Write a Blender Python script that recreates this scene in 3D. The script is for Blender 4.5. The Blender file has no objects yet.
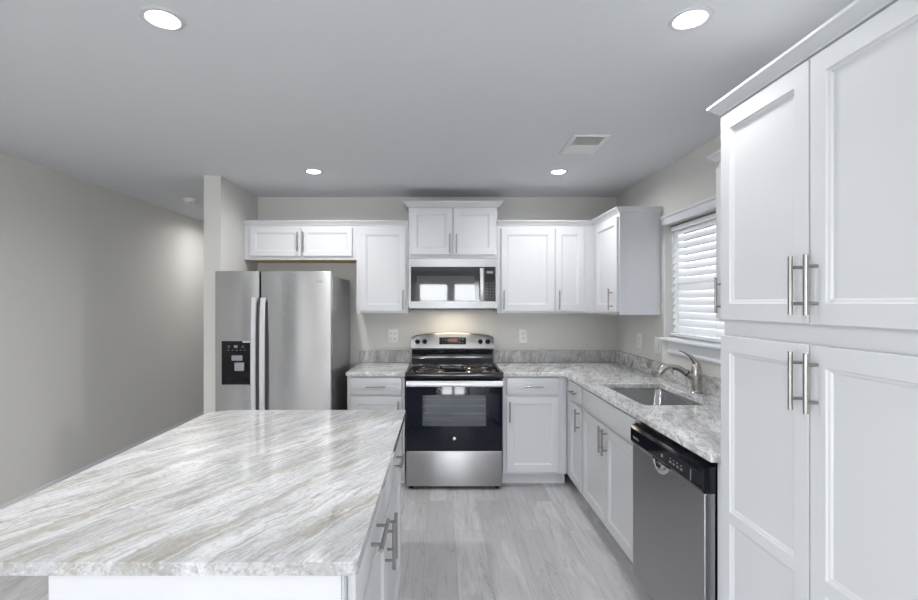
import bpy, bmesh, math, random
from mathutils import Vector, Matrix
random.seed(7)
PI = math.pi
SC = bpy.context.scene
COL = SC.collection

# ------------------------------------------------------------------ camera
cam_d = bpy.data.cameras.new('camera')
cam = bpy.data.objects.new('camera', cam_d); COL.objects.link(cam)
CAMZ = 1.46
cam.location = (0, 0, CAMZ)
cam.rotation_euler = (PI/2, 0, 0)
cam_d.sensor_width = 36.0
cam_d.lens = 476.0/918.0*36.0
cam_d.shift_x = (459-440)/918.0
cam_d.shift_y = (303-300)/918.0
cam_d.clip_start = 0.05
SC.camera = cam

# ------------------------------------------------------------------ colour management
SC.view_settings.view_transform = 'Standard'
SC.view_settings.look = 'None'
SC.view_settings.gamma = 1.0
SC.view_settings.use_curve_mapping = False
SC.view_settings.exposure = 0.80

# ------------------------------------------------------------------ world: pale sky over soft green ground
W = bpy.data.worlds.new('world'); SC.world = W; W.use_nodes = True
nt = W.node_tree; nt.nodes.clear()
out = nt.nodes.new('ShaderNodeOutputWorld'); bg = nt.nodes.new('ShaderNodeBackground')
tc = nt.nodes.new('ShaderNodeTexCoord'); sep = nt.nodes.new('ShaderNodeSeparateXYZ')
rp = nt.nodes.new('ShaderNodeValToRGB'); nz = nt.nodes.new('ShaderNodeTexNoise')
nz.inputs['Scale'].default_value = 22.0; nz.inputs['Detail'].default_value = 4
ma = nt.nodes.new('ShaderNodeMath'); ma.operation = 'MULTIPLY_ADD'
ma.inputs[1].default_value = 0.25; ma.inputs[2].default_value = -0.125
mb_ = nt.nodes.new('ShaderNodeMath'); mb_.operation = 'ADD'
nt.links.new(tc.outputs['Generated'], sep.inputs[0]); nt.links.new(tc.outputs['Generated'], nz.inputs['Vector'])
nt.links.new(nz.outputs['Fac'], ma.inputs[0]); nt.links.new(ma.outputs[0], mb_.inputs[0]); nt.links.new(sep.outputs['Z'], mb_.inputs[1])
nt.links.new(mb_.outputs[0], rp.inputs[0]); nt.links.new(rp.outputs[0], bg.inputs['Color']); nt.links.new(bg.outputs[0], out.inputs['Surface'])
e = rp.color_ramp.elements
e[0].position = 0.0; e[0].color = (0.42, 0.50, 0.36, 1)
e[1].position = 0.10; e[1].color = (0.80, 0.88, 1.0, 1)
bg.inputs['Strength'].default_value = 1.6

# ------------------------------------------------------------------ daylight through the openings
def area(name, loc, rot, sx, sy, power, color=(1, 1, 1), spread=None, shape='RECTANGLE'):
    l = bpy.data.lights.new(name, 'AREA'); l.shape = shape; l.size = sx
    if shape == 'RECTANGLE': l.size_y = sy
    l.energy = power; l.color = color
    if spread: l.spread = spread
    o = bpy.data.objects.new(name, l); COL.objects.link(o)
    o.location = loc; o.rotation_euler = rot
    return o
DAY = (0.93, 0.96, 1.0)
YR = -6.5                      # rear wall of the living area
area('rear_window_daylight', (.335, YR-0.35, 1.35), (PI/2+.12, 0, 0), 3.0, 1.6, 200, DAY)
area('side_window_daylight', (1.63+0.6, 2.88, 1.75), (PI/2, 0, PI/2), 1.0, 0.9, 14, DAY)
area('added_left_daylight', (-2.85-0.5, -1.6, 1.0), (PI/2+.3, 0, -PI/2), 2.2, 1.9, 60, DAY)  # fill from the left, through a door opening added out of view
CAN_POWER = 4.4
CAN_SPREAD = math.radians(165)
CAN_COLOR = (1.0, 0.985, 0.965)

# ------------------------------------------------------------------ materials
def new_mat(name):
    m = bpy.data.materials.new(name); m.use_nodes = True
    return m, m.node_tree, m.node_tree.nodes['Principled BSDF']
def plain(name, col, rough=0.5, metal=0.0, spec=0.5, coat=0.0, bump=0.0, bscale=200.0, var=0.0):
    m, t, p = new_mat(name)
    p.inputs['Base Color'].default_value = (*col, 1)
    p.inputs['Roughness'].default_value = rough
    p.inputs['Metallic'].default_value = metal
    p.inputs['Specular IOR Level'].default_value = spec
    p.inputs['Coat Weight'].default_value = coat
    tcn = t.nodes.new('ShaderNodeTexCoord'); n = t.nodes.new('ShaderNodeTexNoise')
    n.inputs['Scale'].default_value = bscale; n.inputs['Detail'].default_value = 3
    t.links.new(tcn.outputs['Object'], n.inputs['Vector'])
    if bump > 0:
        b = t.nodes.new('ShaderNodeBump'); b.inputs['Strength'].default_value = bump
        b.inputs['Distance'].default_value = 0.001
        t.links.new(n.outputs['Fac'], b.inputs['Height']); t.links.new(b.outputs[0], p.inputs['Normal'])
    mr = t.nodes.new('ShaderNodeMapRange')
    mr.inputs['To Min'].default_value = max(0.0, rough-0.03-var); mr.inputs['To Max'].default_value = rough+0.03+var
    t.links.new(n.outputs['Fac'], mr.inputs['Value']); t.links.new(mr.outputs[0], p.inputs['Roughness'])
    return m
def emis(name, col, s):
    m, t, p = new_mat(name)
    p.inputs['Base Color'].default_value = (*col, 1)
    p.inputs['Emission Color'].default_value = (*col, 1); p.inputs['Emission Strength'].default_value = s
    return m
def brushed(name, col, rough=0.28, stretch=(2, 2, 600), aniso=0.8, metal=1.0):
    m, t, p = new_mat(name)
    p.inputs['Base Color'].default_value = (*col, 1); p.inputs['Metallic'].default_value = metal
    p.inputs['Roughness'].default_value = rough
    tcn = t.nodes.new('ShaderNodeTexCoord'); mp = t.nodes.new('ShaderNodeMapping')
    mp.inputs['Scale'].default_value = stretch
    n = t.nodes.new('ShaderNodeTexNoise'); n.inputs['Scale'].default_value = 1.0; n.inputs['Detail'].default_value = 2
    t.links.new(tcn.outputs['Object'], mp.inputs[0]); t.links.new(mp.outputs[0], n.inputs['Vector'])
    tg = t.nodes.new('ShaderNodeCombineXYZ'); tg.inputs['Z'].default_value = 1.0
    t.links.new(tg.outputs[0], p.inputs['Tangent']); p.inputs['Anisotropic'].default_value = aniso
    mr = t.nodes.new('ShaderNodeMapRange'); mr.inputs['To Min'].default_value = rough-0.008; mr.inputs['To Max'].default_value = rough+0.008
    t.links.new(n.outputs['Fac'], mr.inputs['Value']); t.links.new(mr.outputs[0], p.inputs['Roughness'])
    return m
def granite(name, veindir='island', seed=0.0):
    """Pale quartzite: white and lavender grey ground, olive beige bands, thin dark threads, all running along one direction."""
    m, t, p = new_mat(name)
    N = t.nodes; L = t.links
    tcn = N.new('ShaderNodeTexCoord')
    # rotate so that local X runs along the veins
    vr = N.new('ShaderNodeVectorRotate'); vr.rotation_type = 'EULER_XYZ'
    if veindir == 'island': vr.inputs['Rotation'].default_value = (0, 0, -math.radians(61))
    elif veindir == 'right': vr.inputs['Rotation'].default_value = (0, 0, -math.radians(68))
    elif veindir == 'mottle': vr.inputs['Rotation'].default_value = (0, math.radians(35), -math.radians(80))
    elif veindir == 'back': vr.inputs['Rotation'].default_value = (0, 0, -math.radians(30))
    elif veindir == 'splash': vr.inputs['Rotation'].default_value = (0, math.radians(78), 0)
    L.new(tcn.outputs['Object'], vr.inputs['Vector'])
    off = N.new('ShaderNodeVectorMath'); off.operation = 'ADD'; off.inputs[1].default_value = (seed, seed*0.7, seed*0.3)
    L.new(vr.outputs[0], off.inputs[0])
    # low frequency warp
    w = N.new('ShaderNodeTexNoise'); w.inputs['Scale'].default_value = 1.9; w.inputs['Detail'].default_value = 7; w.inputs['Roughness'].default_value = 0.62
    L.new(off.outputs[0], w.inputs['Vector'])
    ws = N.new('ShaderNodeVectorMath'); ws.operation = 'SUBTRACT'; ws.inputs[1].default_value = (.5, .5, .5)
    L.new(w.outputs['Color'], ws.inputs[0])
    wm = N.new('ShaderNodeVectorMath'); wm.operation = 'SCALE'; wm.inputs['Scale'].default_value = 0.13 if veindir == 'island' else (0.06 if veindir == 'splash' else 0.22)
    L.new(ws.outputs[0], wm.inputs[0])
    pos = N.new('ShaderNodeVectorMath'); pos.operation = 'ADD'
    L.new(off.outputs[0], pos.inputs[0]); L.new(wm.outputs[0], pos.inputs[1])
    def streak(sx, sy, detail=5, rough=0.6, seedv=(0, 0, 0)):
        mp = N.new('ShaderNodeMapping'); mp.inputs['Scale'].default_value = (sx, sy, sy); mp.inputs['Location'].default_value = seedv
        n = N.new('ShaderNodeTexNoise'); n.inputs['Scale'].default_value = 1; n.inputs['Detail'].default_value = detail
        n.inputs['Roughness'].default_value = rough
        L.new(pos.outputs[0], mp.inputs[0]); L.new(mp.outputs[0], n.inputs['Vector'])
        return n.outputs['Fac']
    def ramp(fac, a, b):
        r = N.new('ShaderNodeMapRange'); r.inputs['From Min'].default_value = a; r.inputs['From Max'].default_value = b
        r.interpolation_type = 'SMOOTHSTEP'
        L.new(fac, r.inputs['Value']); return r.outputs[0]
    def mix(fac, c1, c2):
        x = N.new('ShaderNodeMix'); x.data_type = 'RGBA'
        if hasattr(fac, 'node'): L.new(fac, x.inputs[0])
        else: x.inputs[0].default_value = fac
        for i, c in ((6, c1), (7, c2)):
            if hasattr(c, 'node'): L.new(c, x.inputs[i])
            else: x.inputs[i].default_value = (*c, 1)
        return x.outputs[2]
    def mul(a, b):
        x = N.new('ShaderNodeMath'); x.operation = 'MULTIPLY'
        for i, c in ((0, a), (1, b)):
            if hasattr(c, 'node'): L.new(c, x.inputs[i])
            else: x.inputs[i].default_value = c
        return x.outputs[0]
    dark = veindir in ('right', 'splash', 'back', 'mottle')
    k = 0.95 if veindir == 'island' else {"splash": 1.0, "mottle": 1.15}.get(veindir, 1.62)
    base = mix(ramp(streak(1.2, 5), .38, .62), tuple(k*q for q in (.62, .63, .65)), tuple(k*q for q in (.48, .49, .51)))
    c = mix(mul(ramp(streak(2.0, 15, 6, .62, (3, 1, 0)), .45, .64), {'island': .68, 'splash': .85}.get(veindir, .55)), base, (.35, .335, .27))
    c = mix(mul(ramp(streak(3.0, 46, 5, .6, (9, 2, 5)), .50, .70), .60), c, (.27, .26, .225))
    c = mix(mul(ramp(streak(1.8, 9, 5, .6, (1, 7, 2)), .52, .66), .75), c, (.70, .71, .74))
    c = mix(mul(ramp(streak(5.0, 110, 4, .6, (4, 3, 2)), .48, .64), .62), c, (.33, .32, .29))
    c = mix(mul(ramp(streak(5.0, 80, 4, .6, (14, 13, 2)), .52, .66), .40), c, (.76, .77, .79))
    # thin dark threads: a narrow band of a stretched noise
    s = streak(0.9, 6.5, 5, .55, (5, 5, 5))
    d = N.new('ShaderNodeMath'); d.operation = 'SUBTRACT'; L.new(s, d.inputs[0]); d.inputs[1].default_value = 0.46
    ab = N.new('ShaderNodeMath'); ab.operation = 'ABSOLUTE'; L.new(d.outputs[0], ab.inputs[0])
    thr = ramp(ab.outputs[0], 0.012, 0.0)
    gate = ramp(streak(2.5, 4, 3, .5, (2, 8, 8)), .50, .62)
    c = mix(mul(mul(thr, gate), .75), c, (.20, .19, .18))
    # crystalline speckle
    sp = N.new('ShaderNodeTexNoise'); sp.inputs['Scale'].default_value = 70; sp.inputs['Detail'].default_value = 4; sp.inputs['Roughness'].default_value = .7
    L.new(pos.outputs[0], sp.inputs['Vector'])
    c = mix(mul(ramp(sp.outputs['Fac'], .50, .68), (.5 if veindir != 'splash' else .25) if dark else .30), c, (.24, .235, .22))
    if veindir != 'island':
        bl = N.new('ShaderNodeTexNoise'); bl.inputs['Scale'].default_value = 11; bl.inputs['Detail'].default_value = 6; bl.inputs['Roughness'].default_value = .65
        L.new(pos.outputs[0], bl.inputs['Vector'])
        c = mix(mul(ramp(bl.outputs['Fac'], .50, .66), {'splash': .60, 'mottle': .95, 'right': .50}.get(veindir, .35)), c, (.27, .25, .22))
    L.new(c, p.inputs['Base Color'])
    p.inputs['Roughness'].default_value = 0.09
    p.inputs['Specular IOR Level'].default_value = 0.5
    return m
def floor_mat():
    m, t, p = new_mat('grey_vinyl_planks'); N = t.nodes; L = t.links
    tcn = N.new('ShaderNodeTexCoord')
    rot = N.new('ShaderNodeMapping'); rot.inputs['Rotation'].default_value = (0, 0, PI/2); rot.inputs['Location'].default_value = (0.62, 0.09, 0)
    L.new(tcn.outputs['Object'], rot.inputs[0])
    br = N.new('ShaderNodeTexBrick'); br.offset = 0.37; br.inputs['Scale'].default_value = 1
    br.inputs['Brick Width'].default_value = 1.22; br.inputs['Row Height'].default_value = 0.182
    br.inputs['Mortar Size'].default_value = 0.0012; br.inputs['Mortar Smooth'].default_value = 0.3
    br.inputs['Color1'].default_value = (0, 0, 0, 1); br.inputs['Color2'].default_value = (1, 1, 1, 1); br.inputs['Mortar'].default_value = (.5, .5, .5, 1)
    L.new(rot.outputs[0], br.inputs['Vector'])
    # per plank offset for the grain
    cmb = N.new('ShaderNodeVectorMath'); cmb.operation = 'SCALE'; cmb.inputs['Scale'].default_value = 13.7
    L.new(br.outputs['Color'], cmb.inputs[0])
    ad = N.new('ShaderNodeVectorMath'); ad.operation = 'ADD'; L.new(rot.outputs[0], ad.inputs[0]); L.new(cmb.outputs[0], ad.inputs[1])
    def st(sx, sy, d, r):
        mp = N.new('ShaderNodeMapping'); mp.inputs['Scale'].default_value = (sx, sy, 1)
        n = N.new('ShaderNodeTexNoise'); n.inputs['Scale'].default_value = 1; n.inputs['Detail'].default_value = d; n.inputs['Roughness'].default_value = r
        n.inputs['Distortion'].default_value = 0.6
        L.new(ad.outputs[0], mp.inputs[0]); L.new(mp.outputs[0], n.inputs['Vector']); return n.outputs['Fac']
    def rg(f, a, b):
        r = N.new('ShaderNodeMapRange'); r.inputs['From Min'].default_value = a; r.inputs['From Max'].default_value = b; r.interpolation_type = 'SMOOTHSTEP'
        L.new(f, r.inputs['Value']); return r.outputs[0]
    def mix(f, a, b, amt=1.0):
        x = N.new('ShaderNodeMix'); x.data_type = 'RGBA'
        mu = N.new('ShaderNodeMath'); mu.operation = 'MULTIPLY'; L.new(f, mu.inputs[0]); mu.inputs[1].default_value = amt
        L.new(mu.outputs[0], x.inputs[0])
        for i, c in ((6, a), (7, b)):
            if hasattr(c, 'node'): L.new(c, x.inputs[i])
            else: x.inputs[i].default_value = (*c, 1)
        return x.outputs[2]
    c = mix(br.outputs['Color'], (.47, .468, .485), (.60, .60, .625))
    c = mix(rg(st(2.2, 9, 6, .65), .42, .66), c, (.42, .405, .40), .70)
    c = mix(rg(st(2.5, 38, 5, .6), .45, .75), c, (.30, .29, .285), .45)
    c = mix(rg(st(1.5, 5, 5, .6), .55, .75), c, (.74, .745, .77), .6)
    # small dark cracks and knots
    s = st(1.3, 10, 6, .7)
    d = N.new('ShaderNodeMath'); d.operation = 'SUBTRACT'; L.new(s, d.inputs[0]); d.inputs[1].default_value = .60
    a = N.new('ShaderNodeMath'); a.operation = 'ABSOLUTE'; L.new(d.outputs[0], a.inputs[0])
    c = mix(rg(a.outputs[0], .012, 0), c, (.16, .15, .15), .6)
    c = mix(br.outputs['Fac'], c, (.22, .21, .21), .6)
    L.new(c, p.inputs['Base Color']); p.inputs['Roughness'].default_value = 0.38
    return m
def glass_mat():
    m = bpy.data.materials.new('window_glass'); m.use_nodes = True; t = m.node_tree; t.nodes.clear()
    o = t.nodes.new('ShaderNodeOutputMaterial'); mx = t.nodes.new('ShaderNodeMixShader'); f = t.nodes.new('ShaderNodeFresnel')
    tr = t.nodes.new('ShaderNodeBsdfTransparent'); g = t.nodes.new('ShaderNodeBsdfGlossy'); g.inputs['Roughness'].default_value = 0.01
    f.inputs['IOR'].default_value = 1.35
    t.links.new(f.outputs[0], mx.inputs[0]); t.links.new(tr.outputs[0], mx.inputs[1]); t.links.new(g.outputs[0], mx.inputs[2]); t.links.new(mx.outputs[0], o.inputs[0])
    return m
def oven_glass():
    m, t, p = new_mat('oven_window_glass'); N = t.nodes; L = t.links
    tcn = N.new('ShaderNodeTexCoord'); sp = N.new('ShaderNodeTexWave'); sp.wave_type = 'BANDS'; sp.bands_direction = 'Z'
    sp.inputs['Scale'].default_value = 6.0; sp.inputs['Distortion'].default_value = 0.0
    L.new(tcn.outputs['Object'], sp.inputs['Vector'])
    r = N.new('ShaderNodeMapRange'); r.inputs['From Min'].default_value = .93; r.inputs['From Max'].default_value = 1.0
    L.new(sp.outputs['Fac'], r.inputs['Value'])
    x = N.new('ShaderNodeMix'); x.data_type = 'RGBA'; x.inputs[6].default_value = (.045, .052, .07, 1); x.inputs[7].default_value = (.09, .10, .12, 1)
    L.new(r.outputs[0], x.inputs[0]); L.new(x.outputs[2], p.inputs['Base Color'])
    p.inputs['Roughness'].default_value = 0.08; p.inputs['Specular IOR Level'].default_value = 0.5
    return m
WHITE = plain('white_cabinet_paint', (.67, .68, .705), 0.32, bump=0.03, bscale=60)
TRIMW = plain('white_trim_paint', (.70, .715, .75), 0.35)
WALLM = plain('greige_wall_paint', (.66, .652, .628), 0.85, spec=0.2, bump=0.15, bscale=180)
CEILM = plain('ceiling_paint', (.72, .735, .76), 0.95, spec=0.1, bump=0.2, bscale=150)
TRIMR = plain('can_trim_paint', (.62, .63, .65), .6)
PLAST = plain('white_plastic', (.80, .80, .80), 0.35)
SLATM = plain('white_blind_slat', (.78, .79, .82), 0.4)
NICKEL = brushed('brushed_nickel', (.36, .355, .34), 0.30, (300, 300, 4), 0.0)
FAUCM = plain('satin_nickel_faucet', (.56, .54, .50), 0.22, 1.0)
STEEL = brushed('brushed_stainless', (.36, .36, .365), 0.36, (1.5, 1.5, 500), 0.8)
STEELF = brushed('fridge_stainless', (.47, .47, .475), 0.23, (1.5, 1.5, 500), 0.8)
STEELD = brushed('dark_stainless', (.40, .40, .41), 0.28, (1.5, 1.5, 500), 0.8)
STEELS = brushed('sink_stainless', (.42, .42, .43), 0.20, (3, 300, 3), 0.5)
HANDLEM = brushed('handle_stainless', (.72, .72, .74), 0.42, (1.5, 1.5, 300), 0.3, metal=.55)
CASEG = plain('grey_fridge_case', (.32, .32, .325), 0.33, 0.8)
BLACKG = plain('black_gloss_enamel', (.008, .009, .014), 0.07, spec=0.45)
BLACKP = plain('black_plastic', (.008, .008, .010), 0.25, spec=0.25)
BLUEBLK = plain('blue_black_oven_glass', (.005, .007, .016), 0.06, spec=0.4)
KNOBM = plain('matte_black_knob', (.006, .006, .007), 0.5, spec=0.15)
RUBBER = plain('dark_gap', (.02, .02, .02), 0.7)
CHROME = plain('chrome', (.75, .74, .72), 0.10, 1.0)
COILM = plain('coil_element', (.05, .04, .04), 0.5, 0.4)
DISPLAY = emis('amber_display', (.30, .07, .02), 0.25)
DISPG = emis('pale_green_display', (.20, .24, .23), 0.15)
GREYMK = plain('grey_marking', (.22, .23, .25), 0.5)
GREYP = plain('grey_plastic', (.30, .31, .33), 0.35)
LENS = emis('lamp_lens', (.97, .98, 1.0), 14)
WOODM = plain('raw_maple_underside', (.55, .42, .22), 0.6)
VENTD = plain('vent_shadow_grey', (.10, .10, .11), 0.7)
GRAN_I = granite('island_stone', 'island', 0.0)
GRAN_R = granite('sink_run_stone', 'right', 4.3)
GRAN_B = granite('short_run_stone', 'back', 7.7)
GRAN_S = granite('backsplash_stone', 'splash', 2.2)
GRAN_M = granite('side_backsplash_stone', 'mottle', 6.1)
FLOORM = floor_mat()
GLASS = glass_mat()
OVENG = oven_glass()

# ------------------------------------------------------------------ mesh helpers
class MB:
    def __init__(s): s.bm = bmesh.new()
    def box(s, x0, x1, y0, y1, z0, z1, bev=0.0, seg=2, M=None):
        r = bmesh.ops.create_cube(s.bm, size=1.0)['verts']
        for v in r:
            v.co = Vector(((x0+x1)/2+v.co.x*(x1-x0), (y0+y1)/2+v.co.y*(y1-y0), (z0+z1)/2+v.co.z*(z1-z0)))
        if bev > 0:
            ed = list({e for v in r for e in v.link_edges})
            res = bmesh.ops.bevel(s.bm, geom=ed, offset=bev, segments=seg, affect='EDGES', profile=0.6)
            r = list({v for f in res['faces'] for v in f.verts} | {v for v in r if v.is_valid})
        if M is not None:
            for v in r: v.co = M @ v.co
        return s
    def ring_loft(s, loops, cap0=True, cap1=True, closed=False):
        vs = [[s.bm.verts.new(p) for p in lp] for lp in loops]
        n = len(vs[0]); k = len(vs)
        for i in range(k if closed else k-1):
            a, b = vs[i], vs[(i+1) % k]
            for j in range(n):
                s.bm.faces.new((a[j], a[(j+1) % n], b[(j+1) % n], b[j]))
        if not closed:
            if cap0: s.bm.faces.new(list(reversed(vs[0])))
            if cap1: s.bm.faces.new(vs[-1])
        return s
    def cyl(s, p0, p1, r0, r1=None, n=16, caps=True):
        r1 = r0 if r1 is None else r1
        return s.tube([p0, p1], [r0, r1], n, caps)
    def tube(s, pts, rad, n=12, caps=True, flat=1.0, up=None):
        pts = [Vector(p) for p in pts]
        if not isinstance(rad, (list, tuple)): rad = [rad]*len(pts)
        loops = []; prev = None
        for i, p in enumerate(pts):
            t = (pts[min(i+1, len(pts)-1)]-pts[max(i-1, 0)]).normalized()
            if prev is None:
                ref = Vector(up) if up else (Vector((0, 0, 1)) if abs(t.z) < .9 else Vector((1, 0, 0)))
            else: ref = prev
            u = (ref-t*ref.dot(t)).normalized(); prev = u; v = t.cross(u)
            loops.append([p+u*math.cos(2*PI*j/n)*rad[i]*flat+v*math.sin(2*PI*j/n)*rad[i] for j in range(n)])
        return s.ring_loft(loops, caps, caps)
    def lathe(s, prof, c=(0, 0, 0), n=32, axis='z', caps=True):
        loops = []
        for r, h in prof:
            lp = []
            for j in range(n):
                a = 2*PI*j/n
                if axis == 'z': lp.append((c[0]+r*math.cos(a), c[1]+r*math.sin(a), c[2]+h))
                else: lp.append((c[0]+r*math.cos(a), c[1]-h, c[2]+r*math.sin(a)))   # axis toward -y
            loops.append(lp)
        return s.ring_loft(loops, caps, caps)
    def torus(s, c, R, r, n=32, m=8, axis='z'):
        loops = []
        for j in range(n):
            a = 2*PI*j/n; lp = []
            for k in range(m):
                b = 2*PI*k/m; rr = R+r*math.cos(b); h = r*math.sin(b)
                if axis == 'z': lp.append((c[0]+rr*math.cos(a), c[1]+rr*math.sin(a), c[2]+h))
                else: lp.append((c[0]+rr*math.cos(a), c[1]+h, c[2]+rr*math.sin(a)))
            loops.append(lp)
        return s.ring_loft(loops, closed=True)
    def prism(s, prof, x0, x1, axis='x'):
        """extrude a closed profile [(a,b)] along x (a=y,b=z) or y (a=x,b=z) or z (a=x,b=y)"""
        def P(a, b, t):
            return (t, a, b) if axis == 'x' else ((a, t, b) if axis == 'y' else (a, b, t))
        return s.ring_loft([[P(a, b, x0) for a, b in prof], [P(a, b, x1) for a, b in prof]])
    def build(s, name, mat, parent=None, loc=(0, 0, 0), rotz=0.0, smooth=35, bevel=0.0):
        bmesh.ops.recalc_face_normals(s.bm, faces=s.bm.faces)
        me = bpy.data.meshes.new(name); s.bm.to_mesh(me); s.bm.free()
        me.polygons.foreach_set('use_smooth', [True]*len(me.polygons))
        me.set_sharp_from_angle(angle=math.radians(smooth))
        me.materials.append(mat)
        o = bpy.data.objects.new(name, me); COL.objects.link(o)
        o.location = loc; o.rotation_euler = (0, 0, rotz)
        if parent: o.parent = parent
        if bevel > 0:
            b = o.modifiers.new('bevel', 'BEVEL'); b.width = bevel; b.segments = 2; b.limit_method = 'ANGLE'; b.angle_limit = math.radians(60); b.harden_normals = True
        return o
def thing(name, label, cat, loc=(0, 0, 0), rotz=0.0, group=None):
    o = bpy.data.objects.new(name, None); COL.objects.link(o); o.empty_display_size = 0.1
    o.location = loc; o.rotation_euler = (0, 0, rotz); o['label'] = label; o['category'] = cat
    if group: o['group'] = group
    return o
def tag(o, label, cat, group=None):
    o['label'] = label; o['category'] = cat
    if group: o['group'] = group
    return o
def struct(o, kind='structure'):
    o['kind'] = kind; return o
def bx(name, mat, parent, *a, bev=0.0, bevel=0.0, **k):
    return MB().box(*a, bev=bev).build(name, mat, parent, bevel=bevel, **k)
def dup(root, loc, label, group=None):
    r = root.copy(); COL.objects.link(r); r.location = loc; r['label'] = label
    for ch in root.children:
        c = ch.copy(); COL.objects.link(c); c.parent = r
        for g in ch.children:
            d = g.copy(); COL.objects.link(d); d.parent = c
    return r

# ------------------------------------------------------------------ room shell
XL, XR, YB, ZC = -2.85, 1.63, 4.40, 2.44
YH = 7.6                                  # far end of the hall on the left
bx_ = lambda n, m, *a: struct(bx(n, m, None, *a))
bx_('floor', FLOORM, XL-.12, XR+.12, YR-.12, YH+.12, -.10, 0)
bx_('ceiling', CEILM, XL-.12, XR+.12, YR-.12, YH+.12, ZC, ZC+.12)
# left wall with an unseen opening behind the camera, added to admit fill light
m = MB()
m.box(XL-.12, XL, YR, -2.75, 0, ZC); m.box(XL-.12, XL, -.45, YH, 0, ZC); m.box(XL-.12, XL, -2.75, -.45, 2.10, ZC)
struct(m.build('wall_left', WALLM))
# back wall of the kitchen, and hall end
bx_('wall_back', WALLM, -1.685, XR+.12, YB, YB+.13, 0, ZC)
bx_('wall_partition', WALLM, -1.817, -1.685, 3.66, YH, 0, ZC)
bx_('wall_hall_end', WALLM, XL-.12, -1.685, YH, YH+.12, 0, ZC)
# right wall with the sink window opening
WY0, WY1, WZ0, WZ1 = 2.33, 3.455, 1.21, 2.02
m = MB()
m.box(XR, XR+.14, YR, WY0, 0, ZC); m.box(XR, XR+.14, WY1, YB, 0, ZC)
m.box(XR, XR+.14, WY0, WY1, 0, WZ0); m.box(XR, XR+.14, WY0, WY1, WZ1, ZC)
struct(m.build('wall_right', WALLM))
# rear wall with a pair of windows
RW = [(-.66, .27), (.40, 1.33)]
m = MB()
m.box(XL, RW[0][0], YR-.14, YR, 0, ZC); m.box(RW[0][1], RW[1][0], YR-.14, YR, 0, ZC); m.box(RW[1][1], XR, YR-.14, YR, 0, ZC)
for a, b in RW:
    m.box(a, b, YR-.14, YR, 0, .70); m.box(a, b, YR-.14, YR, 2.08, ZC)
struct(m.build('wall_rear', WALLM))
# baseboards
def baseboard(name, prof_along, a, b, fixed, axis, sgn):
    # sgn: direction the board sticks out of the wall
    p = [(0, 0), (.014, 0), (.014, .104), (.011, .110), (.011, .130), (.004, .148), (0, .148)]
    p = [(fixed+sgn*u, z) for u, z in p]
    struct(MB().prism(p, a, b, axis).build(name, TRIMW))
baseboard('baseboard_left', 0, -.45, YH, XL, 'y', 1)
baseboard('baseboard_partition_side', 0, 3.66, YH, -1.817, 'y', -1)
baseboard('baseboard_partition_end', 0, -1.831, -1.671, 3.66, 'x', -1)
baseboard('baseboard_right', 0, YR, .55, XR, 'y', -1)
baseboard('baseboard_rear', 0, XL, XR, YR, 'x', 1)

# ---- sink window (window_1): frame, pane, casing, sill, apron
w = bpy.data.objects.new('window_1', None); COL.objects.link(w); w.location = (XR, 2.88, 1.21); struct(w)
lx = lambda x0, x1, y0, y1, z0, z1: (x0-XR, x1-XR, y0-2.88, y1-2.88, z0-1.21, z1-1.21)
m = MB(); X0, X1 = XR+.085, XR+.125
m.box(*lx(X0, X1, WY0, WY0+.045, WZ0, WZ1)); m.box(*lx(X0, X1, WY1-.045, WY1, WZ0, WZ1))
m.box(*lx(X0, X1, WY0, WY1, WZ0, WZ0+.045)); m.box(*lx(X0, X1, WY0, WY1, WZ1-.045, WZ1)); m.box(*lx(X0, X1, WY0, WY1, 1.60, 1.64))
m.build('window_frame', TRIMW, w)
bx('pane', GLASS, w, *lx(XR+.103, XR+.107, WY0+.04, WY1-.04, WZ0+.04, WZ1-.04))
hp = [(0, 0), (-.018, 0), (-.018, .046), (-.028, .052), (-.028, .066), (0, .066)]
hp = [(a, b+WZ1-1.21) for a, b in hp]
MB().prism(hp, WY0-.03-2.88, WY1+.012-2.88, 'y').build('head_casing', TRIMW, w)
sp = [(.08, -.012), (.08, .004), (-.045, .004), (-.050, -.003), (-.050, -.012), (-.045, -.018), (0, -.018), (0, -.012)]
MB().prism(sp, WY0-.03-2.88, WY1+.005-2.88, 'y').build('window_sill', TRIMW, w)
ap = [(0, -.018), (-.016, -.018), (-.016, -.080), (-.022, -.088), (-.022, -.098), (-.014, -.108), (0, -.112)]
MB().prism(ap, WY0-.02-2.88, WY1-.085-2.88, 'y').build('apron', TRIMW, w)
# ---- blind inside the opening
bl = thing('window_blind', 'white faux wood slat blind hanging in the window over the sink', 'blind', (XR+.062, 2.88, WZ0+.012))
BX = XR+.062
ly = lambda x0, x1, y0, y1, z0, z1: (x0-BX, x1-BX, y0-2.88, y1-2.88, z0-WZ0-.012, z1-WZ0-.012)
bx('headrail', SLATM, bl, *ly(BX-.022, BX+.022, WY0+.012, WY1-.012, 1.975, 2.008), bevel=.002)
m = MB(); nsl = 15; z0s, z1s = 1.275, 1.965
ys0, ys1 = WY0+.014-2.88, WY1-.014-2.88
for i in range(nsl):
    z = z0s+(z1s-z0s)*i/(nsl-1)-WZ0-.012
    M = Matrix.Translation((0, 0, z)) @ Matrix.Rotation(math.radians(-70), 4, 'Y')
    m.box(-.025, .025, ys0, ys1, -.0014, .0014, M=M)
m.build('slats', SLATM, bl)
bx('bottom_rail', SLATM, bl, *ly(BX-.026, BX+.010, WY0+.014, WY1-.014, 1.226, 1.246), bevel=.003)
for yy in (WY1-.10, WY1-.115, 2.88, WY0+.10):
    for dx in (-.020, .012):
        MB().cyl((dx, yy-2.88, .01), (dx, yy-2.88, .75), .0016, n=6).build('ladder_cord', SLATM, bl)
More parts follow.
